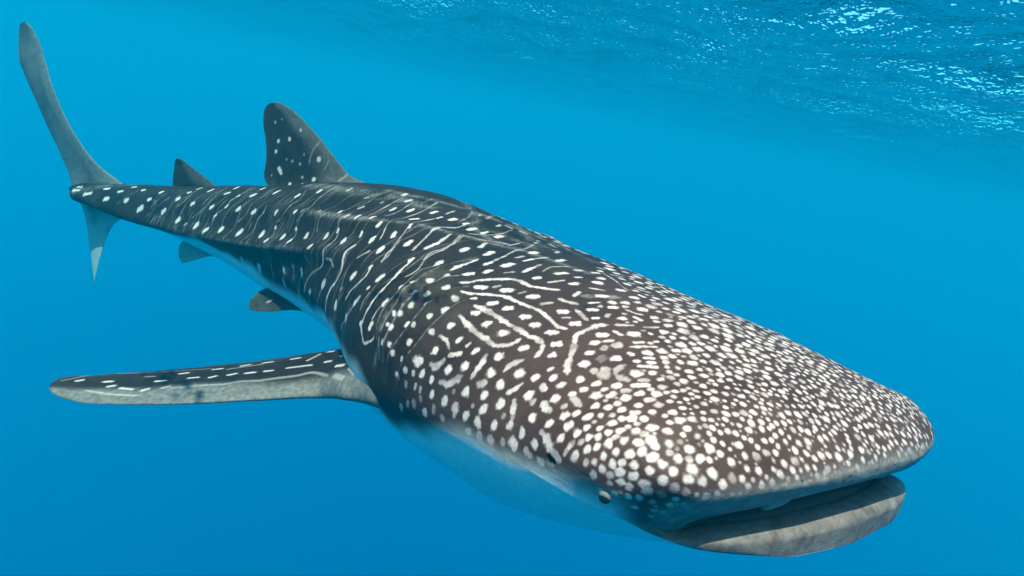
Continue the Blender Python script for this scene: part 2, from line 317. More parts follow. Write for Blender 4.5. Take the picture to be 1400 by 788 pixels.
# ------------------------------------------------------------------ markings traced from the skin
def parse(block):
    x0, y0, sc, txt = block; res = []
    for it in txt.replace('\n', ' ').split(';'):
        t = it.split()
        if len(t) < 3: continue
        w = t[0].split('@'); b = float(w[1]) if len(w) > 1 else 1.0
        p = np.array([float(q) for q in t[1:]]).reshape(-1, 2)/sc+[x0, y0]
        res.append((float(w[0])/sc, b, p))
    return res
MARKS = [
(90, 220, 5.6, """10 112 212 138 210; 10 98 238 132 234; 12 168 262 210 250; 11 292 219 335 213; 10 400 240 438 234; 9 510 205 542 202;
18 300 297 332 285; 10 582 231 612 228; 20 452 310 480 298; 10 718 249 748 240; 16 632 303 658 292; 24 562 378 598 358; 16 845 297 872 283;
9 932 248 960 243; 11 1008 224 1042 212; 17 960 335 988 323; 20 735 400 765 370; 28 856 465 876 440; 10@.7 930 492 940 480;
6@.3 720 440 745 400; 5@.25 400 330 480 270 560 230; 5@.25 640 420 700 350 800 280"""),
(240, 220, 5.6, """13 250 243 296 226; 13 385 262 420 252; 13 455 224 488 211; 18 268 364 300 350; 13 390 363 405 345; 11 302 432 326 415;
10 472 281 498 270; 14 655 226 688 213; 16 580 277 616 263; 20 472 388 504 368; 16 762 258 802 238; 17 592 410 628 392; 26 172 505 188 485;
20 255 545 280 520; 24 362 540 380 520; 24 498 570 520 538; 34 678 580 682 555; 17 738 630 756 610; 17 930 288 956 272; 19 790 424 816 406;
13 780 512 782 528; 26 846 603 856 575; 15 946 424 962 408; 13 938 520 942 540; 14 900 640 922 618; 17 1098 258 1125 240; 26 1010 595 1022 568;
10@.8 1125 425 1140 410; 15 1272 422 1286 402; 13 1050 685 1080 650; 26 1152 592 1170 570; 13 1245 550 1256 530; 30 1282 630 1298 605; 12 1300 760 1330 700 1380 650;
6@.45 580 600 600 560 620 490 640 450 700 400 720 360; 6@.45 800 480 850 440 890 400 910 350 960 310 1010 240; 6@.45 780 520 770 570 745 620;
6@.45 950 480 1010 440 1050 390 1090 320 1180 250 1300 180 1390 150; 6@.45 945 540 930 600 880 680; 6@.45 1090 550 1130 470 1210 420;
6@.4 290 500 300 440 390 360 430 310 500 270 590 210; 5@.35 130 440 200 380 330 260 420 200; 5@.35 640 300 700 250 780 210; 5@.35 480 470 560 400 600 330;
6@.5 1160 720 1200 650 1250 560 1270 490 1350 430; 5@.35 10 350 90 290 180 215; 5@.3 560 540 590 470; 5@.3 880 680 860 720"""),
(390, 220, 5.6, """15 558 470 592 442; 13 668 474 700 446; 18 716 525 752 500; 13@.7 478 462 510 442; 14 575 590 595 550; 10 455 780 470 740 500 690 545 648;
26 655 630 682 592; 24 720 710 755 672; 24 822 595 848 558; 26 925 655 965 620; 20 1075 680 1170 635; 13 920 315 970 300; 16 900 270 930 255; 14 805 378 850 358;
17 938 388 985 365; 18 1115 402 1160 388; 22 1262 455 1305 445; 14 955 458 1020 447; 11 1160 440 1200 430; 10 1230 410 1300 385; 12 950 540 975 515;
14@.7 480 245 515 228; 10@.6 730 325 750 318; 10@.6 560 375 605 355; 10@.5 615 295 640 288; 18 950 770 985 750;
7@.6 730 610 780 530 850 470 940 430 1040 390 1130 340 1170 320; 6@.55 650 430 720 380 830 320 940 260; 6@.5 760 430 860 390 960 330;
7@.6 740 780 800 730 850 640 900 580 980 510 1050 470 1150 440; 8@.6 970 690 1040 630 1100 580 1180 520 1300 515 1400 480; 8@.6 1060 760 1120 710 1200 680 1280 640 1370 580;
5@.35 560 360 640 320 720 270 800 240; 5@.35 1040 330 1130 290"""),
(300, 330, 5.252, """14@.8 65 80 82 120; 22@.9 168 120 178 155; 26 296 170 302 215; 22 468 195 472 225; 14 462 280 478 325; 20 592 205 596 240; 12 573 360 582 395;
16 650 375 662 345; 26 738 325 762 292; 24 838 490 845 435; 22 918 570 922 535; 24 950 268 980 238; 24 978 450 1012 410; 24 1138 285 1178 250; 14 1065 345 1082 335;
26 1180 470 1215 425; 20 1085 635 1108 590; 18 1018 600 1028 585; 18 1085 200 1095 185; 20 1150 85 1185 55; 14 675 60 695 35;
12 1030 600 1050 550 1085 480 1130 410 1190 340 1260 265 1313 215; 10 1025 590 1032 660 1050 735 1100 715 1150 650;
11 985 35 930 80 905 130 885 200 840 290 800 350 775 430 770 500 790 590 830 650; 9 1090 200 1060 250 1000 310 950 360 915 420;
8@.7 815 20 775 70 765 120 740 180 680 220 640 270 620 320 612 370; 8@.6 780 130 815 140 825 190; 7@.6 640 110 655 160; 9@.7 1105 575 1140 510 1180 460;
7@.5 1090 370 1040 440 1020 500; 8@.6 720 510 712 430 735 350; 7@.5 390 110 385 170 395 230 400 290; 7@.5 530 150 540 210 525 290; 7@.5 590 240 575 310 575 360;
7@.5 905 660 890 620 918 560 950 500 975 460; 7@.5 470 230 465 280; 7@.6 650 390 655 450 690 510; 8@.6 1170 160 1200 110 1260 50 1300 0; 10@.5 1000 130 1050 100 1090 80;
14@.3 870 350 890 335"""),
(540, 240, 5.6, """20 558 418 620 402; 12 525 372 565 365; 12 660 440 715 425; 22 768 465 825 458; 26 505 578 560 550; 24 690 605 755 575; 30 308 700 355 665; 14 105 680 140 645;
12 0 780 60 720 105 680; 16 435 745 520 690 630 640; 24 530 770 600 750; 20 690 680 740 660; 12 740 660 850 605; 28 825 695 900 670; 24 685 745 730 725;
16 980 735 1040 705 1115 675; 14 985 645 1060 630; 10@.8 1060 630 1180 615; 26 1030 585 1095 577; 22 1235 645 1300 635; 26 1235 750 1310 745; 18@.6 930 620 985 605;
10@.6 830 745 915 735; 14@.7 1080 510 1100 490; 16@.6 1230 585 1260 575; 12@.7 780 390 810 375; 12@.6 640 310 660 300; 10@.6 1130 730 1200 695 1330 690; 16@.8 645 550 700 510;
8@.6 500 470 440 520 380 570 290 610 230 650 190 710 130 760 80 784; 9@.7 350 410 280 450 220 500 140 580; 14@.8 240 565 310 535 380 490 430 460;
7@.6 560 450 700 450 820 440 900 410; 7@.6 640 490 800 500 900 520 980 500 1080 530; 9@.6 850 600 920 565 1000 550 1090 500; 9@.7 870 525 960 510; 6@.5 350 400 470 400;
7@.5 490 355 560 320 600 270; 12@.5 700 330 760 300; 12@.5 850 380 900 400; 14@.5 960 420 1010 440; 12@.5 1180 520 1240 550"""),
(470, 350, 5.6, """26 435 255 485 225; 30 705 80 740 55; 14@.6 610 190 650 180; 22 655 225 690 212; 22 545 245 560 235; 22@.8 775 180 805 160; 22 550 325 575 305; 18@.7 640 335 670 310;
26 780 268 810 255; 20 710 345 735 330; 20@.8 635 388 655 375; 18 480 410 510 390; 18@.7 540 425 555 400; 18 585 470 610 450; 14 425 485 428 460; 18@.8 475 490 485 470;
22@.8 665 495 690 470; 28 770 435 800 415; 26@.7 840 345 885 355; 20 495 555 515 530; 20@.7 565 570 580 545; 26 650 590 675 565; 14 380 560 385 545; 22 408 590 425 570;
22 515 690 540 660; 22 385 705 400 680; 14@.7 440 690 450 665; 16@.7 425 770 432 745; 16 525 760 545 735; 20 980 352 1015 340; 28 815 565 845 540; 34 700 745 715 720;
34 875 670 905 635; 18@.7 945 700 975 675; 36 1000 750 1030 720; 24@.8 690 620 720 610; 16@.8 330 690 345 660; 14@.6 330 600 340 560;
24@.8 900 480 950 530 1010 590 1090 640 1160 690 1240 690 1300 670 1350 640; 18@.8 750 630 790 650 815 720; 22@.85 1010 400 1080 420 1180 470; 14 910 300 1000 300;
14 890 215 960 208 1010 195; 24@.8 810 765 910 755; 30 1015 245 1090 243; 16@.7 1140 240 1195 225; 30 1215 260 1290 258; 12@.7 1340 285 1390 270; 32 1110 368 1170 362;
32 1225 402 1285 400; 28 985 447 1040 443; 40 1080 530 1125 520; 42 1195 597 1250 590; 40 1350 715 1400 700; 40 1170 780 1210 770"""),
(650, 350, 5.6, """32 405 310 480 307; 34 355 465 410 460; 38 430 525 485 525; 38 550 583 620 585; 38 590 680 650 675; 36 640 418 705 418; 40 735 512 795 512; 14@.8 665 465 725 463;
34 565 775 610 755; 24@.9 445 170 490 160; 30 735 213 785 210; 14@.8 560 198 680 185; 34 910 198 965 202; 22@.8 765 105 815 105; 20@.8 895 125 945 128; 14@.8 765 163 820 160;
12 870 240 990 258; 28 1085 250 1135 262; 28 935 300 1005 303; 18@.7 750 300 800 270; 30@.25 820 300 1100 310; 24 1190 305 1240 320; 16 1250 290 1300 308; 12@.8 865 352 960 350;
24 1020 385 1080 388; 26 865 402 930 405; 20@.8 500 365 590 350; 20@.8 640 320 700 340 780 358; 18@.7 770 400 800 430 860 485; 20 900 465 945 468; 34 1265 395 1310 405;
32 1105 468 1155 472; 20@.7 1005 460 1025 435; 10 1150 400 1230 430 1280 440; 16 1215 455 1280 485; 34 940 600 1010 600; 36 880 663 940 660; 34 850 745 905 740; 40 1185 585 1250 590;
16 1330 580 1350 590; 18@.8 1060 565 1120 600; 18@.8 1075 518 1210 522; 18@.8 1290 535 1400 535; 40@.7 1070 690 1120 670; 20@.7 990 650 1060 640; 34@.5 970 720 1000 690;
16 1210 657 1290 655; 18@.8 1190 692 1390 690; 24@.8 1170 740 1210 760; 34 1300 740 1350 742; 16 1370 650 1400 650;
18 0 190 80 182 200 175 280 178 340 190 420 230 500 240 560 250 640 253; 18 0 295 120 298 230 310 300 340 400 380 480 410 560 470 640 540 700 555;
24@.85 0 395 80 415 170 470 260 530 340 570 400 610 480 640 515 690 500 740 460 775; 26@.85 730 770 750 710 760 650 770 610 830 570 900 540 950 522 1010 520;
10 930 85 990 98; 10 1165 190 1230 200; 10 1225 240 1350 268; 10 1040 135 1130 150; 8@.7 980 130 1060 175 1130 230 1170 260"""),
(540, 430, 7.0, """56 985 415 1020 405; 50 240 465 260 450; 46@.8 350 480 400 500 470 450; 58 665 510 695 495; 50 510 545 525 525; 32@.9 145 560 150 535; 40 260 595 280 560; 46 345 645 370 605;
24@.7 195 590 200 550; 44@.8 440 650 520 670 590 640 650 600; 40@.8 740 620 780 560 830 490 880 400; 60 910 575 945 560; 40@.8 1050 550 1110 490 1220 445; 60 1170 580 1210 565;
50 1325 625 1365 590; 58 1000 690 1030 670; 50@.6 800 680 880 660; 30@.9 1080 760 1150 720 1220 670; 64 850 780 880 770; 60 690 770 690 715; 46 360 780 370 745; 26@.6 570 760 580 730;
26@.6 120 690 130 640; 30@.5 70 620 80 570; 24@.6 200 720 210 670; 26@.6 250 750 255 700; 30@.9 25 585 35 565; 18@.8 85 455 95 420; 24@.8 175 385 180 370; 20 35 400 45 370"""),
(540, 540, 7.0, """58 480 75 490 40; 50@.8 575 200 590 130 605 95; 60 685 215 690 195; 54 850 150 865 135; 26@.6 755 110 757 108; 58 1005 110 1030 75; 42@.85 1135 220 1145 130 1150 60;
56 800 275 805 260; 56 955 320 965 270; 50@.8 1110 320 1120 280; 30@.6 1045 220 1055 200; 50@.6 930 430 932 428; 44@.6 820 395 822 393; 54 1325 245 1330 210; 46@.9 1225 400 1230 330;
56@.9 1135 465 1150 455; 40@.5 380 170 390 120; 40@.4 465 220 466 218; 30@.6 250 50 258 20; 34@.6 65 130 75 100; 24@.5 130 100 140 60; 40@.4 690 340 730 360; 40@.4 1040 470 1045 420"""),
(700, 430, 7.0, """26@.8 345 545 400 520; 54 385 625 415 600; 44@.85 530 580 530 520 545 450 560 400; 56 640 640 670 615; 46@.8 290 680 320 730; 46@.85 450 700 510 665; 60 670 490 720 470;
50@.6 770 560 800 530; 70@.6 880 610 895 500; 60@.4 840 450 880 400; 46@.8 780 670 830 665; 40@.8 650 725 720 725; 30 870 725 910 715; 50 985 690 1030 685; 46@.85 1005 590 1060 620 1110 640;
40@.8 990 560 1020 520 1080 490; 60 1155 575 1210 572; 30@.9 1205 500 1380 512; 34 1170 450 1220 455; 34 1300 463 1360 465; 24 1265 418 1360 422; 50 960 420 1030 420; 44 1320 570 1370 570;
34@.8 1215 640 1310 640; 38 1155 690 1310 690; 40@.8 1060 740 1130 740; 30@.7 1310 730 1350 728"""),
(700, 530, 7.0, """60 165 100 170 70; 40@.5 200 170 210 120; 50@.85 300 150 330 210 370 225; 60 400 115 450 105; 36@.7 480 190 520 175; 46@.85 565 75 610 130 660 180; 60 775 90 825 80;
46 780 190 825 180; 46@.85 930 95 970 75; 56 1065 110 1110 100; 40@.8 985 165 1030 160; 50 895 205 940 200; 46 1035 225 1080 215; 46 1200 185 1240 180; 40@.7 1140 255 1210 250;
50 1330 250 1365 245; 52 490 285 525 260; 44 600 260 630 245; 56 710 290 750 280; 46 840 280 865 275; 40@.8 945 280 980 275; 46@.9 1045 320 1050 300; 54 1130 320 1165 305; 50 1250 315 1285 305;
60 200 320 205 270; 58 350 350 370 350; 50 515 385 580 345; 46 700 390 740 380; 44 840 405 850 395; 52 940 355 975 345; 34@.6 790 335 791 334; 36@.8 1180 365 1220 360; 40@.8 1105 390 1125 385;
56 1320 395 1360 385; 52 620 445 635 425; 48 735 490 745 465; 46@.85 820 490 850 475; 46 920 445 940 440; 52 1030 430 1055 425; 54 1165 440 1205 420; 44@.8 1250 455 1285 450; 64 465 495 475 490;
44@.7 665 525 670 520; 46@.7 985 495 1005 485; 54 1075 520 1080 510; 60 920 555 940 540; 58 1200 540 1220 530; 60 1310 515 1345 505; 52@.85 510 640 540 590 590 530; 54 720 610 730 590;
54 810 600 820 560; 60@.85 600 680 615 640; 50@.75 280 430 330 470 350 520 380 590 430 650 470 690; 56@.85 225 550 230 530; 54@.8 100 470 110 400; 60@.8 20 540 40 560; 50 1000 640 1010 615;
60 1115 640 1140 630; 54 1230 625 1260 615; 60 1310 690 1380 650; 52 880 675 890 650; 50@.9 800 720 805 700; 50@.8 715 730 720 710; 54 960 740 970 715; 52 1050 720 1060 715; 60 1155 750 1190 740;
50 870 775 872 773; 40@.5 140 590 190 660; 40@.5 260 680 310 730; 50 1200 70 1240 65; 46 560 60 590 70; 40@.7 950 65 990 60; 50@.8 1300 130 1330 130; 54 1370 75 1390 70"""),
(780, 600, 7.0, """56 930 50 960 70; 50@.85 780 85 840 80; 40@.7 930 145 970 140; 60 1100 115 1170 110; 60 1290 75 1340 110; 60 1000 200 1040 190; 50@.8 1110 200 1150 200; 66 1210 200 1250 190;
44@.8 1310 215 1330 210; 64 860 255 900 245; 60 730 305 800 315; 64 1120 290 1210 305; 60 960 325 1000 315; 64 1340 320 1370 350; 50@.6 385 340 386 341; 56 470 325 510 315; 60 580 360 640 345;
56@.85 470 415 510 400; 50@.7 545 460 590 440; 56@.85 670 420 740 415; 56@.7 700 500 760 490; 60@.9 860 395 920 390; 64@.9 1080 390 1140 385; 60@.7 960 470 1020 460; 60@.45 840 520 900 530;
60@.7 1240 410 1280 405; 40@.6 390 420 391 420; 46@.6 225 350 240 330; 50@.4 1080 500 1140 510"""),
]
EDGE = np.clip(vnoise(BASE.reshape(-1, 3), 190, 11, 2), -2, 2).reshape(NR, NV).astype(np.float32)
FADE = vnoise(BASE.reshape(-1, 3), 60, 12, 3).reshape(NR, NV).astype(np.float32)
PAINT = np.zeros((NR, NV), np.float32)       # white spots and lines
def paint_at(r, c, p, rad, b, soft, only_hidden=False):
    rs, ci = window(r, c, rad+soft)
    d = np.sqrt(np.sum((BASE[rs][:, ci]-p)**2, -1))+EDGE[rs][:, ci]*min(.0024, .15*rad)
    mk = b*smooth(rad+soft, rad-soft, d) if rad > soft else b*np.exp(-(d/(rad+soft*.6))**2*1.2)
    if only_hidden: mk = mk*(~VIEW[rs][:, ci])
    PAINT[rs, ci[0]:ci[-1]+1] = np.maximum(PAINT[rs, ci[0]:ci[-1]+1], mk) if ci[0] < ci[-1] else PAINT[rs, ci[0]:ci[-1]+1]
    if ci[0] >= ci[-1]:
        sub = PAINT[rs][:, ci]; PAINT[rs.start:rs.stop, ci] = np.maximum(sub, mk)
def capsule_paint(pts3, rcs, rad, b, soft, only_hidden=False):
    # one window over the whole stroke when short, else piece by piece
    for k in range(len(pts3)):
        paint_at(rcs[k][0], rcs[k][1], pts3[k], rad, b, soft, only_hidden)
centres = []                                  # for the later fill
def mirror_pt(p, r):
    q = p.copy(); s = SROW[r]; yo = LAT2*s**2+LAT3*s**3
    q[1] = 2*yo-q[1]; return q
def do_strokes(blocks):
    for blk in blocks:
        for w, b, poly in parse(blk):
            seg = np.linalg.norm(np.diff(poly, axis=0), axis=1).sum() if len(poly) > 1 else 0
            n = max(1, int(seg/1.6)+1) if seg > .6 else 1
            if len(poly) == 2 and seg <= 6*w and seg > 0:
                cc_ = poly.mean(0); hl = max(.12*seg, seg/2-.42*w); poly = np.array([cc_-(poly[1]-poly[0])/seg*hl, cc_+(poly[1]-poly[0])/seg*hl]); w = w*1.08
                n = max(2, int(2*hl/1.6)+1)
            pp = resample(poly, max(2, n)) if n > 1 else poly[:1]
            line = len(poly) > 2 or seg > 6*w
            ph = rng.uniform(0, 6.28)
            for k_, q in enumerate(pp):
                h_ = hit(*q)
                if h_ is None: continue
                p, r, c = h_; dep = depth_of(p)
                # a touch of wobble keeps the edges of the marks uneven
                rad = w*.5*dep/FPX*(1+.10*math.sin(q[0]*1.3+q[1]*.9))
                bb = b
                if line:
                    e_ = min(k_, len(pp)-1-k_)*1.6/w
                    rad *= 1.18*(.62+.38*min(1, e_/1.2))*(1+.16*math.sin(k_*.37+ph)+.10*math.sin(k_*.9+2*ph))
                    bb = min(1, b*1.05)*(.86+.14*math.sin(k_*.23+1.7*ph))*(.75+.25*min(1, e_))
                nv = NRM[r, c]; vd = CAML-p; vd = vd/np.linalg.norm(vd)
                fs = max(.35, abs(nv@vd))
                rad = rad*(1.12 if line else 1.24)/fs**.45; soft = max(.0026, rad*.34)
                paint_at(r, c, p, rad, bb, soft)
                centres.append((p, rad))
                c2 = MIRR[c]; p2 = BASE[r, c2]
                paint_at(r, c2, p2, rad, bb, soft, True)
do_strokes(MARKS)

g_s = np.random.default_rng(5)
s0 = .30
while s0 < .84:
    for _ in range(2):
        t0 = g_s.uniform(.05, 1.25); t1 = t0-g_s.uniform(.35, .95); ph = g_s.uniform(0, 6.28, 3); amp = g_s.uniform(.006, .013)*.5*(1.15-s0); b_ = g_s.uniform(.14, .34); wd = g_s.uniform(.0022, .0042)
        lean = g_s.uniform(.004, .016)
        for th in np.arange(t1, t0, .012):
            s_ = s0+amp*(math.sin(th*5+ph[0])+.5*math.sin(th*11+ph[1]))-lean*th
            r = int(np.argmin(abs(SROW[n_head:]-s_)))+n_head; c = int(np.argmin(abs(THS0-th)))
            f_ = b_*(.75+.25*math.sin(th*17+ph[2]))*min(1, (th-t1)/.12, (t0-th)/.12)
            for c_ in (c, MIRR[c]): paint_at(r, c_, BASE[r, c_], wd, f_, .0035)
    s0 += g_s.uniform(.006, .013)

# dense small spots over the front of the head, where they crowd together
C_all = np.array([c[0] for c in centres]); C_r = np.array([c[1] for c in centres])
cell = {}
def key(p): return tuple(np.floor(p/.08).astype(int))
for p, r_ in centres: cell.setdefault(key(p), []).append((p, r_))
def near_ok(p, rad, gap):
    k0 = key(p)
    for a in (-1, 0, 1):
        for b in (-1, 0, 1):
            for c_ in (-1, 0, 1):
                for q, r_ in cell.get((k0[0]+a, k0[1]+b, k0[2]+c_), ()):
                    if np.linalg.norm(p-q) < rad+r_+gap: return False
    return True
rows_h = np.where(SROW < .40)[0]; rows_h = rows_h[rows_h > i_lip+14]
cols_h = np.where(ST > -0.05)[0]
fill = 0
def try_fill(n, rfun, gap, bri):
    global fill
    rr = rng.choice(rows_h, n); cq = rng.choice(cols_h, n)
    for r, c in zip(rr, cq):
        p = BASE[r, c]; s = SROW[r]
        x = p[0]
        rad = rfun(x)*rng.uniform(.70, 1.25)
        # side strip above the mouth and behind the eye stays pale
        if x < .95 and ST[c] < .10+.1*rng.random(): continue
        if x > 1.3 and ST[c] < .3: continue
        px_vis = VIEW[r, c]
        if px_vis:
            cpt = loc2cam(p); u = CX+FPX*cpt[0]/cpt[2]; v_ = CY+FPX*cpt[1]/cpt[2]
            if TH[c] > 1.85 and u > 560 and x < 2.4:
                if rng.random() > .5: continue
            elif u < 820 or rng.random() > .25+.75*smooth(820, 960, u): continue                # fully traced there
        if p[0] > 0.95*1.0 and not px_vis and rng.random() > .5: continue
        if not near_ok(p, rad, gap*(1+2.6*smooth(.40, 1.1, x))): continue
        cell.setdefault(key(p), []).append((p, rad))
        paint_at(r, c, p, rad*1.04, bri*rng.choice([1.0, .92, .78, .6], p=[.38, .28, .2, .14]), max(.0024, rad*.38))
        fill += 1
f0 = lambda x: .0082+.0086*smooth(.15, .8, x)
try_fill(26000, lambda x: f0(x)*1.12, .0060, 1.0)
try_fill(16000, lambda x: f0(x)*.85, .0050, .95)
try_fill(9000, lambda x: f0(x)*.55, .0040, .72)
print('fill spots', fill)

# ------------------------------------------------------------------ ridges, gill slits, folds
DISP = np.zeros((NR, NV), np.float32)
def ridge(poly, amp, sig, taper=True):
    pp = resample(np.array(poly, float), 160); hs = [hit(*q) for q in pp]
    for sgn in (0, 1):
        acc = np.zeros((NR, NV), np.float32)
        for i, h_ in enumerate(hs):
            if h_ is None: continue
            p, r, c = h_; t = i/159
            a = amp*(smooth(0, .25, t)*smooth(1, .45, t) if taper else smooth(1, .55, t))
            if sgn: c = MIRR[c]; p = BASE[r, c]
            rs, ci = window(r, c, sig*2.6)
            d2 = np.sum((BASE[rs][:, ci]-p)**2, -1)
            sub = acc[rs][:, ci]; acc[rs.start:rs.stop, ci] = np.maximum(sub, a*np.exp(-d2/(2*sig*sig)))
        DISP[:] = DISP+acc
ridge([(300, 280), (350, 286), (420, 296), (480, 303), (540, 309), (600, 318), (650, 328), (700, 336)], .028, .042)
ridge([(106, 266), (150, 285), (200, 301), (250, 315), (300, 326), (350, 335), (420, 343), (480, 349), (540, 352)], .050, .038, False)
GILLS = [
 [(647, 412), (625, 425), (611, 437), (593, 454), (579, 471), (566, 488), (554, 503), (543, 520)],
 [(640, 395), (622, 402), (606, 411), (591, 421), (577, 436), (566, 450), (554, 466), (540, 487), (530, 508)],
 [(627, 380), (609, 387), (595, 395), (581, 403), (570, 412), (559, 425), (547, 445), (535, 470), (526, 495)],
 [(620, 359), (611, 368), (599, 375), (584, 384), (572, 395), (559, 405), (549, 421), (535, 445), (525, 470), (520, 490)],
 [(593, 368), (577, 377), (566, 387), (550, 404), (538, 418), (529, 432), (522, 450), (518, 464)],
]
GROOVE = np.zeros((NR, NV), np.float32)
SCUFF_LIT_EDGE = np.zeros((NR, NV), np.float32)  # grey scuffs on the back, plus edge light painted on the gill flaps
for wpx, amt, poly in ((20, .55, [(425, 256), (480, 262), (540, 272), (590, 285)]), (9, .6, [(420, 294), (480, 302), (545, 308), (600, 317), (650, 327), (700, 337), (730, 345)]),
                       (12, .45, [(530, 262), (600, 276), (700, 308), (780, 343), (850, 374)]), (14, .35, [(620, 300), (680, 318), (740, 340)]),
                       (10, .40, [(560, 402), (590, 380), (620, 362), (650, 352)]), (8, .45, [(512, 500), (520, 470), (535, 435), (560, 405)]), (10, .4, [(110, 262), (150, 254), (190, 253)]),
                       (7, .35, [(180, 297), (260, 319), (350, 336), (420, 344)])):
    for q in resample(np.array(poly, float), 90):
        h_ = hit(*q)
        if h_ is None: continue
        p, r, c = h_; sg = wpx*.5*depth_of(p)/FPX
        for c_, p_ in ((c, p), (MIRR[c], BASE[r, MIRR[c]])):
            rs, ci = window(r, c_, sg*2.2)
            d2 = np.sum((BASE[rs][:, ci]-p_)**2, -1); sub = SCUFF_LIT_EDGE[rs][:, ci]
            SCUFF_LIT_EDGE[rs.start:rs.stop, ci] = np.maximum(sub, amt*np.exp(-d2/(sg*sg)))
for gi, poly in enumerate(GILLS):
    pp = resample(np.array(poly, float), 120); hs = [hit(*q) for q in pp]
    for sgn in (0, 1):
        acc = np.zeros((NR, NV), np.float32); grv = np.zeros((NR, NV), np.float32)
        for i, h_ in enumerate(hs):
            if h_ is None: continue
            p, r, c = h_; t = i/119
            a = .028*smooth(0, .15, t)*smooth(1, .8, t)
            if sgn: c = MIRR[c]; p = BASE[r, c]
            rs, ci = window(r, c, .10)
            dv = BASE[rs][:, ci]-p; d2 = np.sum(dv*dv, -1); dx = dv[..., 0]
            d = np.sqrt(d2)
            flap = np.where(dx < 0, a*np.exp(-(d/.055)**2), a*np.exp(-(d/.006)**2))
            sub = acc[rs][:, ci]; acc[rs.start:rs.stop, ci] = np.maximum(sub, flap)
            g_ = (a/.028)*np.exp(-(((dx-.011)/.0085)**2)-((d2-dx*dx)/.009**2))  # thin shadow behind the flap, painted as a dark line
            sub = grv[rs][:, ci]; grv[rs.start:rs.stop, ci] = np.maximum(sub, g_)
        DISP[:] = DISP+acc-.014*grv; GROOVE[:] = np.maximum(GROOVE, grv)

# lit gill-flap edges painted pale; then the belly line, skin white below
for poly in GILLS:
    for q in resample(np.array(poly, float), 110):
        h_ = hit(q[0]+1.2, q[1])
        if h_ is None: continue
        p, r, c = h_; sg = .0045
        for c_, p_ in ((c, p), (MIRR[c], BASE[r, MIRR[c]])):
            rs, ci = window(r, c_, sg*2.5); d2 = np.sum((BASE[rs][:, ci]-p_)**2, -1); sub = SCUFF_LIT_EDGE[rs][:, ci]
            SCUFF_LIT_EDGE[rs.start:rs.stop, ci] = np.maximum(sub, .9*np.exp(-d2/(sg*sg)))
for q, rr_ in (((752, 628), .011), ((757, 631), .009), ((1098, 658), .004), ((1163, 652), .004), ((1228, 638), .004)):
    h_ = hit(*q)
    if h_ is None: continue
    p, r, c = h_
    for c_, p_ in ((c, p), (MIRR[c], BASE[r, MIRR[c]])):
        rs, ci = window(r, c_, rr_*2.5); d2 = np.sum((BASE[rs][:, ci]-p_)**2, -1); e_ = np.exp(-(d2/(rr_*rr_))**2)
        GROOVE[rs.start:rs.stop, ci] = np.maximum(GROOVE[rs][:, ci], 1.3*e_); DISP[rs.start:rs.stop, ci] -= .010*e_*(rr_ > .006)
BEL = [(930, 716), (880, 702), (840, 688), (800, 668), (760, 652), (720, 638), (670, 616), (620, 594), (595, 584), (578, 580), (562, 582), (548, 580), (534, 570), (520, 552), (508, 535), (495, 515), (480, 490), (465, 466), (440, 426), (400, 403), (370, 386), (335, 360), (300, 338), (260, 325), (200, 306), (150, 289), (110, 270)]
bs, bt = [], []
for q in resample(BEL, 90):
    h_ = hit(*q)
    if h_ is None: continue
    _, r, c = h_; th = TH[c]; th = th-2*math.pi if th > math.pi else th
    if th > 1.2 or th < -1.5: continue
    bs.append(BASE[r, c, 0]); bt.append(th)
o_ = np.argsort(bs); bs = np.array(bs)[o_]; bt = np.array(bt)[o_]
bt = np.convolve(np.pad(bt, 3, 'edge'), np.ones(7)/7, 'valid')
THS = np.where(TH > math.pi, TH-2*math.pi, TH)
THA = np.where(abs(THS) > math.pi/2, np.sign(THS)*(math.pi-abs(THS)), THS)   # near-side equivalent angle
XR = BASE[:, :, 0]
wob = .05*vnoise(BASE.reshape(-1, 3), 9, 5, 3).reshape(NR, NV)
BELLY = smooth(.10, -.13, THA[None]-np.interp(XR, bs, bt)+wob).astype(np.float32)
print('belly', list(zip(np.round(bs[::8], 2), np.round(bt[::8], 2))))

# mouth colouring: third channel = mouth interior, gap shade painted near-black, fourth = pale grey lip
kk = np.r_[rows_k, np.full(NR-n_head, 9.0)]
low = (ST < 0)
MOUTH = np.where(low[None], smooth(.61, .53, kk)[:, None], smooth(.665, .60, kk)[:, None]).astype(np.float32)
LIP = np.zeros((NR, NV), np.float32)
LIP[:] = np.where(low[None], .70*smooth(.93, .84, kk)[:, None]*(1+.5*smooth(.1, .5, -BASE[:, :, 1])*(kk > .5)[:, None]*(kk < 1)[:, None]), smooth(.60, .68, kk)[:, None]*smooth(.88, .80, kk)[:, None])
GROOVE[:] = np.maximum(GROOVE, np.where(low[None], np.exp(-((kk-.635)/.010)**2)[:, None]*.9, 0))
PAINT *= (1-smooth(.84, .78, kk))[:, None]
PAINT *= np.where(PAINT > .85, 1, np.clip(.95+.22*FADE, .45, 1.1))
BELLY *= (1-smooth(.95, .85, kk)[:, None])
BELLY = np.maximum(BELLY, np.where(low[None], (smooth(.66, .61, kk)*smooth(.52, .60, kk))[:, None]*.35, 0)).astype(np.float32)  # pale lining of the mouth floor, with flash light put into its colour
LIP *= np.where(low[None], smooth(.56, .64, kk)[:, None], 1)

P = BASE.reshape(-1, 3)
body_noise = vnoise(P, 7, 21, 3)*.0030+vnoise(P, 2.0, 4, 2)*.006
fadehead = smooth(.75, 1.1, kk)
DISP += (body_noise.reshape(NR, NV)*fadehead[:, None])
lipw_ = np.where(ST < 0, 1.0, .45)[None]*(smooth(.58, .64, kk)*smooth(1.0, .88, kk))[:, None]
DISP += (vnoise(P, 7, 61, 2).reshape(NR, NV)*.0032)*lipw_
BODY = BASE+NRM*DISP[..., None]

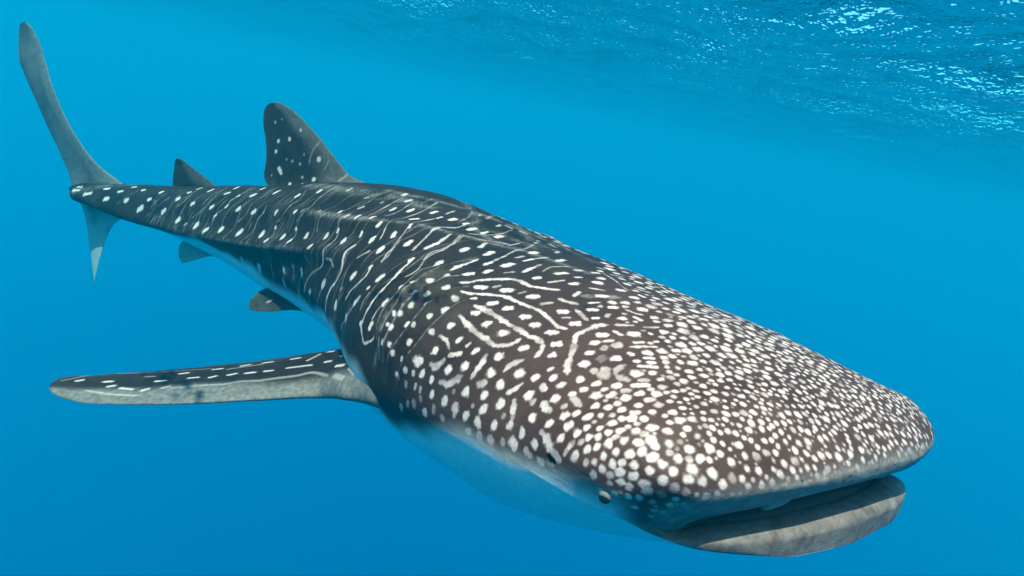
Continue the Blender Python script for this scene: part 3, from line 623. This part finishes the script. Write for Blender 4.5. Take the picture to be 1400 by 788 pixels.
VV = [BODY.reshape(-1, 3)]; FF = [grid_faces(NR, NV, True)]
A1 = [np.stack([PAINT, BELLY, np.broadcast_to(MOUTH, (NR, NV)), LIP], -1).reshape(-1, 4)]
SCUFF_LIT_EDGE *= np.clip(.8+.45*FADE+.3*EDGE, 0, 1.3)
HEADW = smooth(1.7, .5, BASE[:, :, 0])*.9
A2 = [np.stack([SCUFF_LIT_EDGE, GROOVE, HEADW, np.ones((NR, NV))], -1).reshape(-1, 4)]
off = NR*NV
# end caps
for row, flip in ((0, False), (NR-1, True)):
    cpt = BODY[row].mean(0); VV.append(cpt[None]); A1.append(A1[0][row*NV][None]); A2.append(A2[0][row*NV][None])
    i = np.arange(NV); j = (i+1) % NV
    tri = np.stack([np.full(NV, off), row*NV+(j if not flip else i), row*NV+(i if not flip else j), np.full(NV, off)], -1)
    off += 1
    # a quad with a doubled corner would be degenerate: pair neighbouring triangles instead
    ii = np.arange(0, NV, 2); a, b, c_ = row*NV+ii, row*NV+(ii+1) % NV, row*NV+(ii+2) % NV
    cen = np.full(len(ii), off-1)
    FF.append(np.stack([cen, c_, b, a] if not flip else [cen, a, b, c_], -1))

# ------------------------------------------------------------------ fins, grown out of the body in the same mesh
def fin(lead, trail, thick, ns=110, nc=70, flare=.06, marks=None, grey_lead=0.0, pale=None, mirror=False, sunk=.10, belly_under=False, edge_pale=.12, grey_all=0.0):
    """lead / trail: lists of (px, py, depth) from root to tip, both ending at the tip"""
    global off
    Ld = np.array([pix_at(*q) for q in lead]); Tr = np.array([pix_at(*q) for q in trail])
    # start a little inside the body
    Ld = np.r_[[Ld[0]+(Ld[0]-Ld[1])/np.linalg.norm(Ld[0]-Ld[1])*sunk], Ld]
    Tr = np.r_[[Tr[0]+(Tr[0]-Tr[1])/np.linalg.norm(Tr[0]-Tr[1])*sunk], Tr]
    a = resample(Ld, ns); b = resample(Tr, ns)
    c = (1-np.cos(np.linspace(0, math.pi, nc)))/2
    mid = a[:, None]*(1-c[None, :, None])+b[:, None]*c[None, :, None]
    du = np.gradient(mid, axis=0); dv = np.gradient(mid, axis=1)
    n = np.cross(du, dv); n /= np.linalg.norm(n, axis=-1, keepdims=True)+1e-9
    n = n*np.sign(np.sum(n*n[ns//2, nc//2], -1, keepdims=True)+1e-9)
    # same normal direction all over, smoothed
    nm = n[ns//4:3*ns//4].mean((0, 1)); nm /= np.linalg.norm(nm)
    n = .35*n+.65*nm; n /= np.linalg.norm(n, axis=-1, keepdims=True)
    t = np.linspace(0, 1, ns)
    prof = 1.65*np.sqrt(np.clip(c, 0, 1))*(1-c)**.85+.10*np.sqrt(np.clip(c*(1-c)*4, 0, 1))
    ht = thick*(1-.80*t**.8)+flare*np.exp(-t/.10)
    tipr = np.sqrt(np.clip(1-smooth(.94, 1.0, t)**2, 0, 1))
    th = .5*(ht*tipr)[:, None]*prof[None]
    up_, dn = mid+n*th[..., None], mid-n*th[..., None]
    ring_ = np.concatenate([up_, dn[:, -2:0:-1]], 1)   # closed ring
    nring = ring_.shape[1]
    V0 = ring_.reshape(-1, 3)
    V0 = V0+ (vnoise(V0, 14, 31, 2)*.0012)[:, None]*nm
    cfull = np.r_[c, c[-2:0:-1]]
    paint = np.zeros(len(V0)); grey = np.zeros(len(V0)); bel = np.zeros(len(V0)); g3 = np.zeros(len(V0))
    CFv = np.broadcast_to(cfull, (ns, nring)).ravel(); Tv = np.repeat(t, nring)
    wv = vnoise(V0, 10, 77, 3)
    if grey_lead: grey = grey_lead*smooth(.42, .16, CFv+.06*wv)
    grey = np.maximum(grey, edge_pale*smooth(.86, 1.0, CFv+.03*wv+.12*smooth(.8, 1, Tv)))
    grey = np.maximum(grey, grey_all*(.75+.2*wv))
    if pale is not None: bel = np.full(len(V0), pale)*smooth(-1.6, 1.0, wv+.8)
    side = np.r_[np.ones(nc), -np.ones(nring-nc)]
    if belly_under:
        sgn = np.sign(nm[2]); under = np.broadcast_to((side*sgn) < 0, (ns, nring)).ravel()
        bel = np.maximum(bel, under*smooth(.05, .3, CFv)*.9)
    if marks:
        f = grid_faces(ns, nring, True)
        tb = BVHTree.FromPolygons([tuple(p) for p in V0], [tuple(int(x) for x in q) for q in f])
        for blk in marks:
            for w, br, poly in parse(blk):
                seg = np.linalg.norm(np.diff(poly, axis=0), axis=1).sum() if len(poly) > 1 else 0
                pp = resample(poly, max(2, int(seg/1.5)+1)) if seg > .6 else poly[:1]
                for q in pp:
                    loc, nn, idx, ds = tb.ray_cast(Vector(CAML), Vector(pix_ray(*q)).normalized())
                    if loc is None: continue
                    l_ = np.array(loc); rad = w*.5*depth_of(l_)/FPX*1.1; soft = max(.004, rad*.3)
                    d = np.linalg.norm(V0-l_, axis=1)
                    paint = np.maximum(paint, br*smooth(rad*1.15+soft, max(0, rad*1.15-soft), d))
    f = grid_faces(ns, nring, True)
    tipi = np.arange((ns-1)*nring, ns*nring)
    outs = [(V0, f)]
    if mirror:
        V1 = V0.copy(); s_ = np.clip(V1[:, 0]/LB, 0, 1)
        sroot = float(np.clip(V0[:nring, 0].mean()/LB, 0, 1)); yo = LAT2*sroot**2+LAT3*sroot**3
        sl = (2*LAT2*sroot+3*LAT3*sroot**2)/LB
        yo = yo+sl*(V1[:, 0]-sroot*LB)
        V1[:, 1] = 2*yo-V1[:, 1]
        outs.append((V1, f[:, ::-1]))
    # orient faces outward
    for V, f_ in outs:
        q = f_[len(f_)//2]; e1 = V[q[1]]-V[q[0]]; e2 = V[q[2]]-V[q[0]]; nn = np.cross(e1, e2)
        cen = V.reshape(ns, nring, 3)[ns//2].mean(0)
        if nn@(V[q[0]]-cen) < 0: f_ = f_[:, ::-1]
        VV.append(V); FF.append(f_+off)
        A1.append(np.stack([paint, bel, np.zeros(len(V)), np.zeros(len(V))], -1))
        A2.append(np.stack([grey, np.zeros(len(V)), np.zeros(len(V)), np.ones(len(V))], -1))
        off += len(V)
    return outs

def body_depth(px, py, d0):
    h_ = hit(px, py); return depth_of(h_[0]) if h_ is not None else d0
for q in ((505, 500), (505, 540), (480, 255), (365, 256), (375, 395), (265, 333), (285, 256), (120, 268)): print('depth', q, body_depth(*q, -1))

DORS = [(330, 120, 2.917, """12 148 213; 13 192 205; 8@.7 135 138; 7@.5 162 126; 10@.8 236 170; 12 138 255; 8@.5 250 268; 17 309 286; 13 150 322 158 340; 7@.7 203 293; 8@.7 234 305; 15 289 366; 11 193 384; 9@.7 243 358; 7@.5 180 285; 8@.6 243 385; 7@.5 120 350; 6@.3 270 300 285 250 310 220; 6@.25 330 330 350 290; 8@.3 390 372 420 350""")]
PECT = [(50, 380, 2.917, """10 270 415 300 413; 10 285 434 310 430; 8 160 412 185 407; 12@.8 335 440 380 445; 10 475 413 515 410; 10 420 450 445 443; 9 570 383 605 379; 9 605 400 645 397; 8 705 366 740 362;
10 690 398 715 392; 10 765 388 795 382; 10 835 381 870 377; 9 815 352 850 346; 9 905 340 940 335; 9 910 373 940 370; 9 1015 325 1050 319; 9@.8 1000 360 1095 348; 8@.8 1080 330 1130 305; 8 1145 290 1165 287;
8 1160 296 1185 293; 9 1150 336 1175 332; 9 1215 312 1235 308; 9 1270 297 1290 294; 12 1195 352 1225 348; 9 1235 280 1260 275; 10@.8 1260 322 1310 330; 8@.8 500 440 530 433;
12@.32 540 440 640 430 740 425 830 412 900 410; 12@.36 900 408 960 400 1040 390 1100 378 1160 390; 10@.4 200 450 300 465 400 470; 4@.35 100 410 250 385 450 378 700 362; 18@.45 1250 360 1270 380;
20@.4 1190 390 1220 400; 5@.6 430 395 470 393; 5@.6 760 365 900 345""")]
TAILM = [(90, 220, 5.6, """8@.6 80 165 92 170; 8@.4 40 105 48 112""")]
# first dorsal fin
fin([(535, 262, 4.30), (508, 253, 4.42), (480, 241, 4.52), (455, 212, 4.58), (432, 183, 4.66), (410, 160, 4.74), (393, 146, 4.80), (379, 140, 4.86), (370, 141, 4.90)],
    [(385, 262, 4.80), (366, 253, 4.90), (361, 240, 4.94), (364, 215, 4.94), (363, 190, 4.95), (360, 168, 4.97), (361, 152, 4.97), (366, 144, 4.93), (370, 141, 4.90)],
    .075, 120, 90, .07, DORS, .45)
# second dorsal fin
fin([(302, 260, 5.22), (290, 250, 5.26), (272, 236, 5.32), (256, 224, 5.38), (246, 217, 5.42), (242, 216, 5.45)],
    [(250, 264, 5.45), (236, 257, 5.50), (236, 243, 5.50), (238, 230, 5.50), (239, 221, 5.48), (242, 216, 5.45)], .05, 60, 44, .04, None, .3)
# tail fin, upper and lower lobe
fin([(172, 256, 5.72), (160, 246, 5.74), (138, 230, 5.78), (115, 203, 5.82), (92, 165, 5.88), (73, 122, 5.94), (61, 82, 6.0), (52, 53, 6.04), (42, 36, 6.08), (34, 29, 6.10)],
    [(108, 272, 6.0), (100, 262, 6.02), (95, 240, 6.06), (84, 213, 6.10), (67, 178, 6.15), (50, 140, 6.20), (35, 105, 6.24), (25, 74, 6.25), (25, 50, 6.22), (27, 34, 6.16), (34, 29, 6.10)],
    .085, 150, 60, .05, TAILM, .7, grey_all=.62, pale=.04)
fin([(190, 300, 5.66), (166, 300, 5.70), (152, 312, 5.75), (143, 333, 5.80), (135, 358, 5.86), (129, 386, 5.92)],
    [(104, 268, 6.0), (113, 285, 6.0), (119, 310, 5.99), (123, 340, 5.98), (126, 365, 5.95), (129, 386, 5.92)], .06, 80, 40, .03, None, .3, pale=.5)
# pectoral fins
fin([(516, 553, 2.68), (506, 551, 2.70), (494, 548, 2.74), (482, 546, 2.78), (465, 544, 2.83), (440, 543, 2.98), (390, 545, 2.98), (330, 548, 2.97), (260, 552, 2.96), (200, 553, 2.96), (140, 552, 2.98), (105, 549, 3.0), (82, 543, 3.02), (70, 537, 3.04), (67, 531, 3.06)],
    [(530, 468, 3.00), (497, 472, 3.18), (460, 478, 3.30), (420, 484, 3.38), (370, 491, 3.40), (310, 499, 3.38), (250, 504, 3.34), (190, 509, 3.28), (130, 513, 3.2), (98, 515, 3.15), (79, 519, 3.11), (70, 525, 3.08), (67, 531, 3.06)],
    .13, 200, 90, .08, PECT, .75, mirror=True, belly_under=True, sunk=.03)
# pelvic fins
fin([(410, 425, 4.20), (396, 424, 4.22), (375, 426, 4.24), (355, 426, 4.27), (341, 424, 4.30)],
    [(372, 392, 4.40), (360, 396, 4.42), (350, 402, 4.42), (343, 410, 4.38), (340, 418, 4.34), (341, 424, 4.30)], .05, 50, 36, .03, [(300, 330, 5.252, "12@.7 345 438 375 422")], 0, pale=.04, mirror=True)
# anal fin
fin([(300, 350, 5.1), (285, 351, 5.12), (270, 355, 5.16), (256, 359, 5.2), (249, 360, 5.22)],
    [(252, 328, 5.3), (245, 336, 5.32), (244, 347, 5.3), (246, 355, 5.27), (249, 360, 5.22)], .04, 40, 30, .03, None, 0, pale=.4)

# ------------------------------------------------------------------ skin
def skin_material():
    mat = bpy.data.materials.new('shark_skin'); mat.use_nodes = True
    n = mat.node_tree; n.nodes.clear(); L = n.links.new
    N = n.nodes.new
    o = N('ShaderNodeOutputMaterial'); bs_ = N('ShaderNodeBsdfPrincipled'); L(bs_.outputs[0], o.inputs[0])
    a1 = N('ShaderNodeVertexColor'); a1.layer_name = 'pigment'
    a2 = N('ShaderNodeVertexColor'); a2.layer_name = 'detail'
    s1 = N('ShaderNodeSeparateColor'); L(a1.outputs[0], s1.inputs[0]); s2 = N('ShaderNodeSeparateColor'); L(a2.outputs[0], s2.inputs[0])
    tcn = N('ShaderNodeTexCoord')
    def noise(sc, det=4, rough=.55, stretch=None):
        t = N('ShaderNodeTexNoise'); t.inputs['Scale'].default_value = sc; t.inputs['Detail'].default_value = det; t.inputs['Roughness'].default_value = rough
        if stretch:
            mp = N('ShaderNodeMapping'); mp.inputs['Scale'].default_value = stretch; L(tcn.outputs['Object'], mp.inputs[0]); L(mp.outputs[0], t.inputs[0])
        else: L(tcn.outputs['Object'], t.inputs[0])
        return t.outputs[0]
    def mr_(v, a, b, c=0., d=1.):
        m_ = N('ShaderNodeMapRange'); L(v, m_.inputs[0])
        for i_, q in zip((1, 2, 3, 4), (a, b, c, d)): m_.inputs[i_].default_value = q
        return m_.outputs[0]
    def math_(op, a, b):
        m_ = N('ShaderNodeMath'); m_.operation = op
        for i_, q in enumerate((a, b)):
            if isinstance(q, (int, float)): m_.inputs[i_].default_value = q
            else: L(q, m_.inputs[i_])
        return m_.outputs[0]
    def mix(f, a, b):
        m_ = N('ShaderNodeMix'); m_.data_type = 'RGBA'
        if isinstance(f, (int, float)): m_.inputs[0].default_value = f
        else: L(f, m_.inputs[0])
        for i_, q in ((6, a), (7, b)):
            if isinstance(q, tuple): m_.inputs[i_].default_value = (*q, 1)
            else: L(q, m_.inputs[i_])
        return m_.outputs[2]
    big, fine, speck = noise(5, 5, .6), noise(45, 4, .6), noise(160, 3, .6)
    fold = noise(3.2, 5, .62, (1.0, 2.2, 2.2))
    streak = noise(9, 4, .6, (2.2, .6, .6))
    dark = mix(mr_(big, .35, .7), (.008, .0052, .0048), (.024, .0150, .0136))
    dark = mix(mr_(fine, .45, .75, 0, .35), dark, (.042, .029, .027))
    dark = mix(mr_(streak, .58, .82, 0, .20), dark, (.13, .115, .11))
    dark = mix(s2.outputs[2], dark, mix(mr_(big, .35, .7), (.048, .0225, .019), (.088, .043, .037)))
    grey = mix(mr_(fine, .3, .7), (.13, .11, .105), (.25, .22, .21))
    # white marks, slightly worn
    worn = math_('MULTIPLY', s1.outputs[0], mr_(fine, .25, .6, .80, 1.0))
    c = mix(math_('MULTIPLY', s2.outputs[0], mr_(fine, .25, .65, .85, 1.0)), dark, grey)
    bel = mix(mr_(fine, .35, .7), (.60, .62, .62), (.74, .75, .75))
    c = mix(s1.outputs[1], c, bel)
    spot = mix(mr_(speck, .35, .7), (.54, .40, .38), (.70, .55, .53))
    c = mix(worn, c, spot)
    lip = mix(mr_(noise(20, 8, .72), .34, .66), (.105, .082, .077), (.27, .23, .218))
    lipw = a1.outputs['Alpha']
    c = mix(lipw, c, lip)
    mouth = mix(mr_(noise(9, 4, .6), .42, .68), (.016, .013, .012), (.060, .050, .047))
    c = mix(s1.outputs[2], c, mouth)
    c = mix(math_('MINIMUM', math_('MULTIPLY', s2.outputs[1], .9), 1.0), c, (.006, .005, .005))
    L(c, bs_.inputs['Base Color'])
    bs_.inputs['Roughness'].default_value = .52
    bs_.inputs['Specular IOR Level'].default_value = .12
    b1 = N('ShaderNodeBump'); b1.inputs['Distance'].default_value = .004; b1.inputs['Strength'].default_value = .30; L(fine, b1.inputs['Height'])
    b2 = N('ShaderNodeBump'); b2.inputs['Distance'].default_value = .05; b2.inputs['Strength'].default_value = .14; L(fold, b2.inputs['Height'])
    b3 = N('ShaderNodeBump'); b3.inputs['Distance'].default_value = .002; b3.inputs['Strength'].default_value = .6; L(speck, b3.inputs['Height'])
    L(b2.outputs[0], b1.inputs['Normal']); L(b1.outputs[0], b3.inputs['Normal']); L(b3.outputs[0], bs_.inputs['Normal'])
    return mat
def plain(name, c, rough=.5, spec=.3, noise_sc=30, var=.35):
    mat = bpy.data.materials.new(name); mat.use_nodes = True; n = mat.node_tree; b = n.nodes['Principled BSDF']
    t = n.nodes.new('ShaderNodeTexNoise'); t.inputs['Scale'].default_value = noise_sc; t.inputs['Detail'].default_value = 4
    tc_ = n.nodes.new('ShaderNodeTexCoord'); n.links.new(tc_.outputs['Object'], t.inputs[0])
    m_ = n.nodes.new('ShaderNodeMix'); m_.data_type = 'RGBA'; n.links.new(t.outputs[0], m_.inputs[0])
    m_.inputs[6].default_value = (*[q*(1-var) for q in c], 1); m_.inputs[7].default_value = (*[min(1, q*(1+var)) for q in c], 1)
    n.links.new(m_.outputs[2], b.inputs['Base Color']); b.inputs['Roughness'].default_value = rough; b.inputs['Specular IOR Level'].default_value = spec
    return mat
MS = skin_material()

# the shark stands on an empty at its snout, local axes in world space
shark = bpy.data.objects.new('whale_shark', None); col.objects.link(shark); shark.empty_display_size = .3
mw = Matrix.Identity(4)
LW = dirw(BASIS)                             # rows: local axes in world
for i in range(3):
    for r_ in range(3): mw[r_][i] = LW[i][r_]
ow = to_world(POS)
for r_ in range(3): mw[r_][3] = ow[r_]
if np.linalg.det(LW) < 0:                    # keep a right-handed empty: flip y inside the meshes
    FLIP = np.array([1, -1, 1.0])
    for r_ in range(3): mw[r_][1] = -LW[1][r_]
else: FLIP = np.ones(3)
shark.matrix_world = mw
shark['label'] = 'huge dark grey whale shark covered in white spots, swimming with its wide mouth open'
shark['category'] = 'whale shark'

V_all = np.concatenate(VV)*FLIP; F_all = np.concatenate(FF)
body = make_mesh('body', V_all, F_all, MS, shark, True, {'pigment': np.concatenate(A1), 'detail': np.concatenate(A2)})

# ------------------------------------------------------------------ eyes
def lathe(profile, n=28):
    prof = np.array(profile); a = np.linspace(0, 2*math.pi, n, endpoint=False)
    V = np.stack([prof[:, None, 0]*np.cos(a), prof[:, None, 0]*np.sin(a), np.broadcast_to(prof[:, None, 1], (len(prof), n))], -1).reshape(-1, 3)
    return V, grid_faces(len(prof), n, True)
def orient(V, pos, nz, up=np.array([0, 0, 1.0])):
    z = nz/np.linalg.norm(nz); x = np.cross(up, z); x /= np.linalg.norm(x); y = np.cross(z, x)
    return pos+V@np.stack([x, y, z])
M_eye = plain('eye_rim', (.014, .013, .013), .45, .3); M_iris = plain('iris', (.20, .17, .15), .3, .4, 200); M_pup = plain('pupil', (.004, .004, .004), .12, .6)
h_e = hit(829, 677)
def eye(side):
    p, r, c = h_e
    if side: c = MIRR[c]; p = BODY[r, c]
    else: p = BODY[r, c]
    nz = NRM[r, c]; p = p-nz*.003
    t = np.linspace(0, 1, 14)
    V, f = lathe([(max(1e-4, .030*(1-q)+.0*q) if i else .036, -.012+.020*math.sin(q*math.pi/2)*(1 if q < .6 else 1-(q-.6)*.9)) for i, q in enumerate(t*.45)], 32)
    rim = make_mesh('eye', orient(V*[1.15, .85, 1], p, nz)*FLIP, f, M_eye, shark)
    rr = .019; ph = np.linspace(0.02, math.pi/2, 12)
    V, f = lathe([(rr*math.sin(q), rr*.75*math.cos(q)) for q in ph], 28)
    make_mesh('iris', orient(V, p-nz*.0005, nz)*FLIP, f, M_iris, rim)
    V, f = lathe([(.0158*math.sin(q), .004+.0125*math.cos(q)*.95) for q in ph], 24)
    make_mesh('pupil', orient(V, p+nz*.0012-np.array([0, 0, .0035]), nz)*FLIP, f, M_pup, rim)
for sd in (0, 1): eye(sd)

# ------------------------------------------------------------------ nasal flaps hanging at the upper lip
M_flap = plain('lip_skin', (.26, .24, .235), .5, .15, 60, .3)
def flap(side):
    pts = [pix_at(1082, 676, 1.86), pix_at(1070, 682, 1.83), pix_at(1057, 688, 1.81), pix_at(1047, 693, 1.81), pix_at(1041, 696, 1.82)]
    c_ = resample(pts, 20); n = 16; t = np.linspace(0, 1, 20)
    wd = .020*np.sin(np.pi*np.clip(.18+.80*t, 0, 1))**.6; tk = wd*.55
    tan = np.gradient(c_, axis=0); tan /= np.linalg.norm(tan, axis=1)[:, None]
    up = np.array([0, 0, 1.0]); sd_ = np.cross(tan, up); sd_ /= np.linalg.norm(sd_, axis=1)[:, None]; u2 = np.cross(sd_, tan)
    a = np.linspace(0, 2*math.pi, n, endpoint=False)
    V = c_[:, None]+sd_[:, None]*(np.cos(a)[None, :, None]*tk[:, None, None])+u2[:, None]*(np.sin(a)[None, :, None]*wd[:, None, None])
    V = V.reshape(-1, 3)
    if side: V = V*[1, -1, 1]
    make_mesh('nasal_flap', V*FLIP, grid_faces(20, n, True), M_flap, shark)
for sd in (0, 1): flap(sd)

# ------------------------------------------------------------------ haze: the blue sea water itself
def haze():
    mat = bpy.data.materials.new('sea_water'); mat.use_nodes = True
    n = mat.node_tree; n.nodes.clear()
    o = n.nodes.new('ShaderNodeOutputMaterial'); pv = n.nodes.new('ShaderNodeVolumePrincipled')
    pv.inputs['Color'].default_value = (0.004, 0.60, 0.82, 1)
    pv.inputs['Absorption Color'].default_value = (0.01, .10, .55, 1)
    pv.inputs['Density'].default_value = 0.032
    pv.inputs['Anisotropy'].default_value = 0.56
    ab = n.nodes.new('ShaderNodeVolumeAbsorption'); ab.inputs['Color'].default_value = (0, 1, 1, 1); ab.inputs['Density'].default_value = 0.085
    ad = n.nodes.new('ShaderNodeAddShader'); n.links.new(pv.outputs[0], ad.inputs[0]); n.links.new(ab.outputs[0], ad.inputs[1])
    n.links.new(ad.outputs[0], o.inputs['Volume'])
    x0, x1, y0, y1, z0, z1 = -130, 130, -80, 140, -60, .9
    V = [(x, y, z) for x in (x0, x1) for y in (y0, y1) for z in (z0, z1)]
    F_ = [(0, 1, 3, 2), (4, 6, 7, 5), (0, 4, 5, 1), (2, 3, 7, 6), (0, 2, 6, 4), (1, 5, 7, 3)]
    ob = make_mesh('haze', V, F_, mat, None, False); ob['kind'] = 'stuff'
haze()
